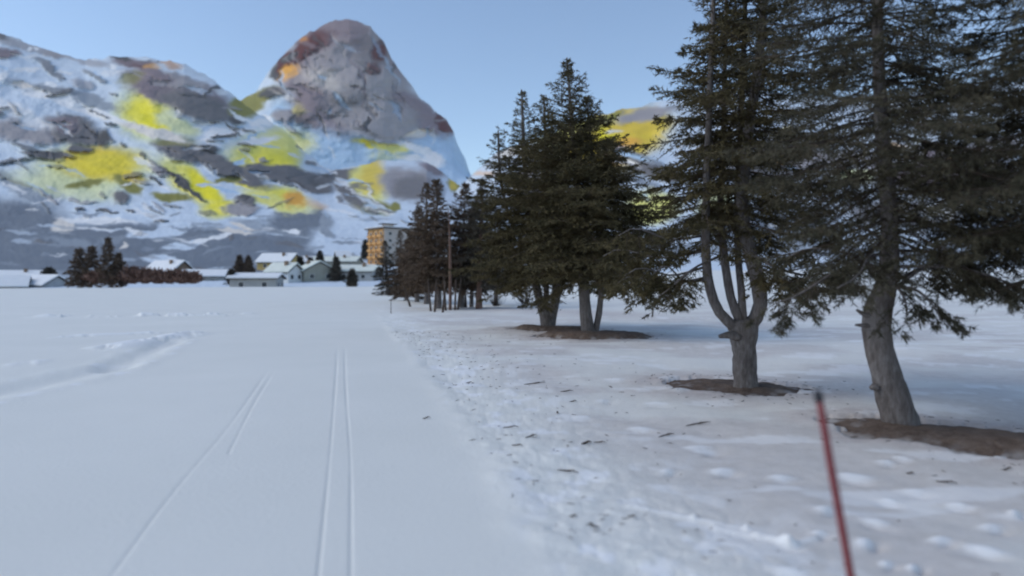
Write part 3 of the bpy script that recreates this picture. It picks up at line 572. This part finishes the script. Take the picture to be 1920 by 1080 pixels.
# dead stems and brush at the foot of the row
for k, (x, y, h, ln_) in enumerate([(808, 584, 60, -6), (815, 586, 62, 3), (830, 587, 60, 5), (836, 584, 66, -4), (853, 583, 60, 2), (858, 582, 64, 7), (770, 575, 40, -14), (742, 553, 30, 2), (874, 578, 56, -3)]):
    Y = F*HC/(y-HY); q, w_ = px_path([(x, y+3, 5), (x+ln_*.5, y-h*.5, 4), (x+ln_, y-h, 2)], Y, 6)
    mb = MB(); mb.tube(q-q[0], w_, 6); o = mb.build('dead_stem', M_twig, None); o.location = q[0]
    tag(o, ['leaning dead stem left among the larch feet', 'straight dead stem beside the tall dark larch', 'dead stem just left of the brown bare stem', 'dead stem touching the brown bare stem', 'thin dead stem right of the brown bare stem', 'dead stem leaning right near the reddish trunk',
            'strongly leaning dead stem left of the peaked larch', 'short dead stem at the small bushy conifer', 'dead stem before the thin dark conifer'][k], 'dead stem', 'dead stems in the far tree row')
def shrub(px, py, Y, w, h, label, m, n=60, name='bare_shrub', group=None, leaf=0, zb=None):
    base = P(px, py, Y); 
    if zb is not None: base[2] = zb
    t_ = empty(name, base, label, 'shrub', group); mb = MB()
    T = []
    for k in range(n):
        a = rng.random()*6.28; r = w/2*rng.random()**.6; x1 = np.array([math.cos(a)*r, math.sin(a)*r*.7, h*(.5+.5*rng.random())*(1-.5*(2*r/w)**2)])
        p0 = x1*np.array([.25, .25, 0]); md = (p0+x1)/2+rng.normal(size=3)*.08*h
        mb.tube(base+np.array([p0, md, x1]), [.006*Y/20, .005*Y/20, .003*Y/20], 3, cap=False)
        for j in range(leaf):
            s = .3+.7*rng.random(); c = base+p0*(1-s)+x1*s+rng.normal(size=3)*.05*h; d = rng.normal(size=3); d[2] = abs(d[2])+.5; d /= np.linalg.norm(d)
            wv = np.cross(d, rng.normal(size=3)); wv /= np.linalg.norm(wv); sz = .0016*Y
            T.append([c-wv*sz, c+wv*sz, c+d*sz*5])
    if T: T = np.array(T); mb.add(T.reshape(-1, 3), np.arange(len(T)*3).reshape(-1, 3))
    mb.build('twigs', m, t_)
shrub(985, 570, 34, 1.5, 1.3, 'leafless grey shrub on the snow behind the spruce pair', M_twig, 70)
shrub(930, 574, 36, 1.3, .9, 'low leafless brush at the end of the larch row', M_twig, 50)
# snow marker sticks in the field
for (x, y, ty, lab) in ((733, 588, 560, 'thin dark marker stick at the track edge before the tree row'),):
    Y = F*HC/(y-HY); b0 = P(x, y, Y); mb = MB(); h = (y-ty)/F*Y; mb.tube([[0, 0, -.1], [0, 0, h*.6], [.01, 0, h]], [.018, .016, .012], 8); o = mb.build('marker_stick', M_twig, None); o.location = b0; tag(o, lab, 'stick')

# conifers in the village and on the field edge
def far_tree(px, by, ty, Y, rad, label, m, group='conifers round the village', pw=.75, z0=.05, nb=90):
    tr = [(px, by+3, 30*8/Y), (px, (by+ty)/2, 22*8/Y), (px, ty, 1)]
    k = dict(nl=.0045*Y, nw=.0016*Y, sp=.0035*Y, ns=7, hang=.1, tri_w=.0008*Y)
    return mid_tree(label, Y, [tr], [(0, z0, rad, nb, pw)], m, k, group=group, side=6)
YE = 158
far_tree(148, 533, 468, YE, 3.3, 'broad dark brown conifer leftmost on the field edge', M_larch, pw=.5)
far_tree(172, 533, 463, YE, 3.1, 'middle dark brown conifer of the clump on the field edge', M_larch, pw=.5)
far_tree(203, 533, 447, YE-2, 4.0, 'tallest pointed conifer of the clump on the field edge', M_larch, pw=.75)
far_tree(222, 533, 476, YE, 2.8, 'short conifer at the right side of field edge clump', M_larch, pw=.6)
far_tree(434, 528, 507, 170, 1.4, 'little dark fir by the low snowy roof', M_dark)
far_tree(449, 517, 480, 215, 2.0, 'left of two brown conifers above the low snowy roof', M_larch)
far_tree(466, 517, 482, 215, 2.2, 'right of two brown conifers above the low snowy roof', M_larch)
far_tree(600, 510, 472, 245, 2.2, 'dark conifer behind the roof of gabled house', M_dark)
far_tree(630, 524, 482, 200, 2.4, 'dark conifer right of the grey gabled house', M_dark)
far_tree(660, 537, 507, 150, 1.5, 'little round conifer alone on the field below the village', M_dark, pw=.5)
far_tree(582, 508, 484, 240, 1.2, 'thin conifer between two village roofs', M_dark)
far_tree(685, 480, 452, 330, 2.0, 'dark conifer at the left foot of orange hotel', M_dark)
far_tree(563, 500, 483, 250, 1.1, 'small conifer behind the roof with a chimney', M_dark)
far_tree(92, 514, 505, 215, 2.2, 'small grey bushy tree beside the left snowy roofs', M_dark, pw=.5)
for k, (x, w, h, lab) in enumerate([(248, 5.5, 4.2, 'tall reddish brown shrub touching the conifer clump'), (272, 5, 3.9, 'reddish brown shrub second along the field edge hedge'), (296, 5, 3.4, 'reddish brown shrub midway along the field edge hedge'), (318, 4.5, 3.2, 'reddish brown shrub before the large snowy roof end'), (340, 4.5, 3.4, 'greyer brown shrub near the right end of hedge'), (362, 4.5, 2.8, 'low brown shrub at the right end of hedge'), (190, 9, 3.2, 'brown undergrowth shrub at the feet of the conifer clump')]):
    shrub(x, 532, 157, w, h, lab, M_shrub, 130, group='brown shrubs on the field edge', leaf=6)

# ------------------------------------------------------------------ village
def wallm(name, c): return simple(name, tuple(v*.88 for v in c), tuple(min(1, v*1.08) for v in c), .8, .2, .02)
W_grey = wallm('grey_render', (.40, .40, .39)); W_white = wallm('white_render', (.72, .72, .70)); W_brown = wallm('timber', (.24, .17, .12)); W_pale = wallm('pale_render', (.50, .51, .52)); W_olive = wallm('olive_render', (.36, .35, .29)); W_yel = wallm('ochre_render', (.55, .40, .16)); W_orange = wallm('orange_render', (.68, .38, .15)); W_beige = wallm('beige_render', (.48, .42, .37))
M_glass = simple('window_glass', (.03, .035, .04), (.07, .08, .09), 2, rough=.15); M_frame = wallm('white_trim', (.62, .60, .56)); M_roof = simple('roof_edge', (.07, .065, .06), (.12, .11, .10), 2)
M_rsnow = simple('roof_snow', (.78, .79, .80), (.85, .85, .85), .5, .3, .05); M_rsnow2 = simple('thin_roof_snow', (.66, .69, .62), (.78, .80, .72), .5, .3, .05)
def house(px, py, Y, w, d, hw, hr, rz, wall, label, snow=None, ridge_x=True, chim=True, wins=2, door=False):
    """ridge along local x when ridge_x; hw wall height, hr ridge rise"""
    base = P(px, py, Y); t_ = empty('house', base, label, 'house', 'houses of the village', rz)
    def part(mb, name, m, par=None):
        V = np.concatenate(mb.V); return mesh(name, V, np.concatenate(mb.F), m, par or t_)
    mb = MB(); mb.box((0, 0, hw/2-1.5), (w, d, hw+3))
    if ridge_x:
        g = [[-w/2, -d/2, hw], [-w/2, d/2, hw], [-w/2, 0, hw+hr], [w/2, -d/2, hw], [w/2, d/2, hw], [w/2, 0, hw+hr]]
    else:
        g = [[-w/2, -d/2, hw], [w/2, -d/2, hw], [0, -d/2, hw+hr], [-w/2, d/2, hw], [w/2, d/2, hw], [0, d/2, hw+hr]]
    mb.add(g, [[0, 1, 2], [3, 5, 4]]); part(mb, 'wall', wall)
    ov = .7; th = .28; L = (w if ridge_x else d)/2+ov; S = (d if ridge_x else w)/2; sl_ = hr/S
    mb = MB(); ms = MB()
    for sgn in (-1, 1):
        prof = lambda o0, o1: [[0, hr+hw+o0], [sgn*(S+ov), hw-ov*sl_+o0], [sgn*(S+ov), hw-ov*sl_+o1], [0, hr+hw+o1]]
        for tgt, o0, o1, L_ in ((mb, .02, .02+th, L), (ms, .03+th, .03+th+.38, L-.05)):
            pr = prof(o0, o1); v = [[x_, p[0], p[1]] for x_ in (-L_, L_) for p in pr]
            if not ridge_x: v = [[p[1], p[0], p[2]] for p in v]
            tgt.add(v, [[0, 1, 2, 3], [4, 7, 6, 5], [0, 4, 5, 1], [1, 5, 6, 2], [2, 6, 7, 3], [3, 7, 4, 0]])
    rf = part(mb, 'roof', M_roof); part(ms, 'roof_snow', snow or M_rsnow, rf)
    if chim:
        mb = MB(); cx, cy = (w*.2, -S*.35) if ridge_x else (-S*.35, d*.2); zt = hw+hr*.65
        mb.box((cx, cy, zt+.8), (.9, .9, 2.0)); part(mb, 'chimney', W_brown, rf)
    for k in range(wins):
        x_ = -w/2+w*(k+.5)/wins; zc = hw-1.5
        fr = MB(); fr.box((x_, -d/2-.03, zc), (1.5, .10, 1.5)); f_ = part(fr, 'window', M_frame); g_ = MB(); g_.box((x_, -d/2-.09, zc), (1.15, .06, 1.15)); part(g_, 'pane', M_glass, f_)
        y_ = -d/2+d*(k+.5)/wins; sx = w/2 if px < 600 else -w/2
        fr = MB(); fr.box((sx+.03*np.sign(sx), y_, zc), (.10, 1.4, 1.4)); f_ = part(fr, 'window', M_frame); g_ = MB(); g_.box((sx+.09*np.sign(sx), y_, zc), (.06, 1.1, 1.1)); part(g_, 'pane', M_glass, f_)
    if door:
        mb = MB(); mb.box((0, -d/2-.04, 1.0), (1.1, .1, 2.1)); part(mb, 'door', W_brown)
    return t_
house(524, 503, 265, 14, 9, 2.4, 3.0, R(-12), W_yel, 'ochre walled house with broad pale blue snow roof above the chimney house')
house(534, 525, 196, 7.6, 6.5, 2.4, 2.1, R(-20), W_white, 'white walled house with dark chimney in its pale snow roof', snow=M_rsnow2, door=True)
house(592, 525, 203, 9.5, 9, 2.6, 2.6, R(32), W_olive, 'grey olive gabled house with one snowy roof slope', snow=M_rsnow2, ridge_x=False)
house(482, 530, 172, 11.5, 7, 1.0, .9, R(4), W_grey, 'low building with long white snow roof behind the little fir', chim=False)
house(565, 500, 285, 12, 8, 1.8, 2.1, R(10), W_grey, 'far house with flat white roof behind the chimney house')
house(632, 500, 285, 19, 9, 2.0, 1.8, R(-4), W_olive, 'long low house with thin dark eaves left of the orange hotel', snow=M_rsnow2, wins=4)
house(642, 487, 330, 6, 6, 1.6, 2.2, R(25), W_white, 'small pale hut on slope above the long house', chim=False)
house(672, 518, 205, 12, 8, 1.4, 1.5, R(-8), W_grey, 'grey house with pale roof partly behind the tree row', snow=M_rsnow2)
house(30, 525, 232, 18, 9, 1.0, 1.8, R(14), W_pale, 'long snowy roof farthest up at the left edge')
house(12, 544, 172, 9, 9, .9, 2.3, R(30), W_pale, 'nearest snow covered house at the left edge', chim=False)
house(80, 541, 178, 10, 8, .9, 2.2, R(-16), W_pale, 'snow roofed house between the left edge and conifer clump', chim=False)
house(318, 517, 235, 13, 9, 1.6, 3.2, R(-22), W_brown, 'snow roofed house rising behind the brown hedge')
house(385, 526, 205, 12, 8, 1.2, 1.6, R(12), W_grey, 'low snow roofed house right of the brown hedge', chim=False)
# hotel
Yh = 300; hb = P(733, 500, Yh); ht = empty('hotel', hb, 'tall orange hotel with a flat dark roof behind the larches', 'hotel', None, R(40))
def hp(mb, name, m, par=None): return mesh(name, np.concatenate(mb.V), np.concatenate(mb.F), m, par or ht)
wl, dl, hh = 15.0, 15.0, 16.5
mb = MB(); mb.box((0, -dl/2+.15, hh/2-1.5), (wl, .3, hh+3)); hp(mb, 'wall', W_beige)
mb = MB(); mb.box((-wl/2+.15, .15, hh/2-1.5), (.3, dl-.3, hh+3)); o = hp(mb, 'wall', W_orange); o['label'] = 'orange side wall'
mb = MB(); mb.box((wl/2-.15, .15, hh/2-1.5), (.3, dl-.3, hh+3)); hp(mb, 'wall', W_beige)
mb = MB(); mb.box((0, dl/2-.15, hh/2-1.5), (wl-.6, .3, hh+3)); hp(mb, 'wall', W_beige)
mb = MB(); mb.box((0, 0, hh+.3), (wl+2.4, dl+2.4, .5)); rf = hp(mb, 'roof', M_roof)
mb = MB(); mb.box((0, 0, hh+.72), (wl+2.0, dl+2.0, .3)); hp(mb, 'roof_snow', M_rsnow, rf)
mb = MB(); mb.box((-1, 1, hh+1.7), (4, 3, 1.6)); hp(mb, 'roof_housing', W_beige, rf)
mb = MB(); mb.box((-1, 1, hh+2.65), (7, 5, .3)); hp(mb, 'roof_housing_cap', M_roof, rf)
for k in range(4):
    mb = MB(); mb.box((-wl/2-.12, -dl/2+dl*(k+.04)/3.25+.6, hh/2-.2), (.24, .35, hh-.2)); hp(mb, 'pilaster', W_brown)
for fl in range(5):
    z = 1.9+fl*3.1
    for k in range(3):
        y_ = -dl/2+2.9+k*4.6
        fr = MB(); fr.box((-wl/2-.05, y_, z), (.12, 1.7, 1.6)); f_ = hp(fr, 'window', M_frame); g_ = MB(); g_.box((-wl/2-.13, y_, z), (.06, 1.4, 1.3)); hp(g_, 'pane', M_glass, f_)
        bl = MB(); bl.box((-wl/2-.6, y_, z-1.0), (1.2, 3.4, .9)); hp(bl, 'balcony', W_orange)
        x_ = -wl/2+2.8+k*4.6
        fr = MB(); fr.box((x_, -dl/2-.05, z), (1.7, .12, 1.6)); f_ = hp(fr, 'window', M_frame); g_ = MB(); g_.box((x_, -dl/2-.13, z), (1.4, .06, 1.3)); hp(g_, 'pane', M_glass, f_)

# ------------------------------------------------------------------ red stake, twigs
Ys = 2.55; st = empty('snow_stake', P(1630, 1262, Ys), 'thin faded red stake with a dark tip leaning left in the foreground', 'stake')
q, w_ = px_path([(1636, 1300, 16), (1596, 1085, 15), (1578, 985, 15), (1557, 870, 15), (1545, 800, 14), (1536, 750, 13)], Ys, 24)
mb = MB(); mb.tube(q, w_, 12, jag=.05); mb.build('pole', M_red, st, True)
q, w_ = px_path([(1536.2, 752, 16), (1534.5, 742, 16), (1533.5, 733, 14)], Ys, 5); mb = MB(); mb.tube(q, w_, 12); mb.build('tip', M_black, st, True)
tw = [(996, 826, 30, 20, 'forked dark twig lying in the churned strip'), (970, 843, 22, -8, 'flat dark twig just below the forked one'), (1100, 838, 22, 12, 'thick short dark twig lying right of the forked one'), (1003, 722, 44, 10, 'long thin twig farthest up the churned strip'), (1063, 738, 26, 6, 'thin twig between the long twig and the trees'), (1075, 757, 14, 5, 'tiny dark twig above the bark crumb'), (1045, 778, 9, -40, 'round dark bark crumb in the churned strip'), (958, 805, 30, 4, 'faint thin twig above the flat dark twig'), (1125, 833, 24, -6, 'thin twig at the tip of the thick short one'), (800, 787, 16, 15, 'small frayed twig alone on the groomed track'),
      (1065, 885, 44, -14, 'long twig lower down the churned strip'), (1112, 985, 26, 70, 'upright little twig near the bottom of strip'), (1185, 971, 18, -8, 'small twig beside the dragged furrow'), (1075, 970, 16, -10, 'small twig left of the upright one'), (1775, 908, 34, -14, 'thin curved twig right of the red stake'), (1707, 890, 14, -6, 'small crumb of bark right of the red stake'), (1890, 884, 20, 5, 'small twig near the long earth hollow at right edge'), (1250, 818, 40, 14, 'thin straight twig pointing towards the goblet spruce'), (1310, 797, 60, 12, 'long straight twig nearest the goblet spruce'), (880, 720, 12, 5, 'tiny twig at the edge of the groomed track')]
for k, (x, y, ln, an, lab) in enumerate(tw):
    gx, gy = gp(x, y); L = ln/F*gy; z = gz1(gx, gy)+.010
    thick = .011 if ln < 24 and k in (2, 6) else .004+.00035*gy; a = R(an)*2.2
    d = np.array([math.cos(a), math.sin(a), .03]); nrm = np.array([-d[1], d[0], 0])
    mb = MB(); mb.tube([-d*L*.5, -d*L*.15+nrm*L*.06, d*L*.2-nrm*L*.03+np.array([0, 0, .012]), d*L*.5], [thick*.6, thick, thick*.9, thick*.4], 6)
    for sgn in (1, -1): mb.tube([d*L*.05*sgn, d*L*(.05*sgn+.2)+nrm*sgn*L*.16+np.array([0, 0, .012])], [thick*.6, thick*.3], 5)
    o = mb.build('fallen_twig', M_twig, None); o.location = (gx, gy, z); tag(o, lab, 'twig', 'twigs lying on the snow')

mb = MB(); rl = np.random.default_rng(3)
px_ = []
while len(px_) < 380:
    y = rl.uniform(2.8, 20); x = np.interp(y, EDGE[:, 1], EDGE[:, 0])+rl.gamma(2.0, .55); px_.append((x, y))
for w in range(3):
    while True:
        a, b_, r_ = WELLS[w][rl.integers(len(WELLS[w]))]; tq = rl.random(); an = rl.random()*6.28; rr = r_+rl.gamma(1.5, .28)
        px_.append((a[0]+(b_[0]-a[0])*tq+math.cos(an)*rr, a[1]+(b_[1]-a[1])*tq+math.sin(an)*rr))
        if len(px_) > 380+130*(w+1): break
pa = np.array(px_); zz = ground(pa[:, 0], pa[:, 1])[0]
for (x, y), z in zip(px_, zz):
    L = rl.uniform(.006, .032)*(1+.03*y); a = rl.random()*6.28; d = np.array([math.cos(a), math.sin(a), rl.normal()*.15])*L; c = np.array([x, y, z+.004])
    mb.tube([c-d, c+d*.2+np.array([-d[1], d[0], .004])*.25, c+d], [.001+.00012*y, .002+.0002*y, .0007], 4, cap=False)
o = mb.build('twig_litter', M_twig, None); o['kind'] = 'stuff'; o['label'] = 'fine twig and bark crumbs strewn over the churned snow'; o['category'] = 'litter'

# ------------------------------------------------------------------ air
hz = MB(); hz.box((0, 0, 900), (10600, 10600, 2000)); 
m = bpy.data.materials.new('air'); m.use_nodes = True; t = m.node_tree; t.nodes.clear()
pv = t.nodes.new('ShaderNodeVolumePrincipled'); pv.inputs['Color'].default_value = (.82, .88, 1.0, 1); pv.inputs['Density'].default_value = .00003; pv.inputs['Anisotropy'].default_value = .2
ou = t.nodes.new('ShaderNodeOutputMaterial'); t.links.new(pv.outputs[0], ou.inputs['Volume'])
ho = hz.build('haze', m); ho['kind'] = 'stuff'
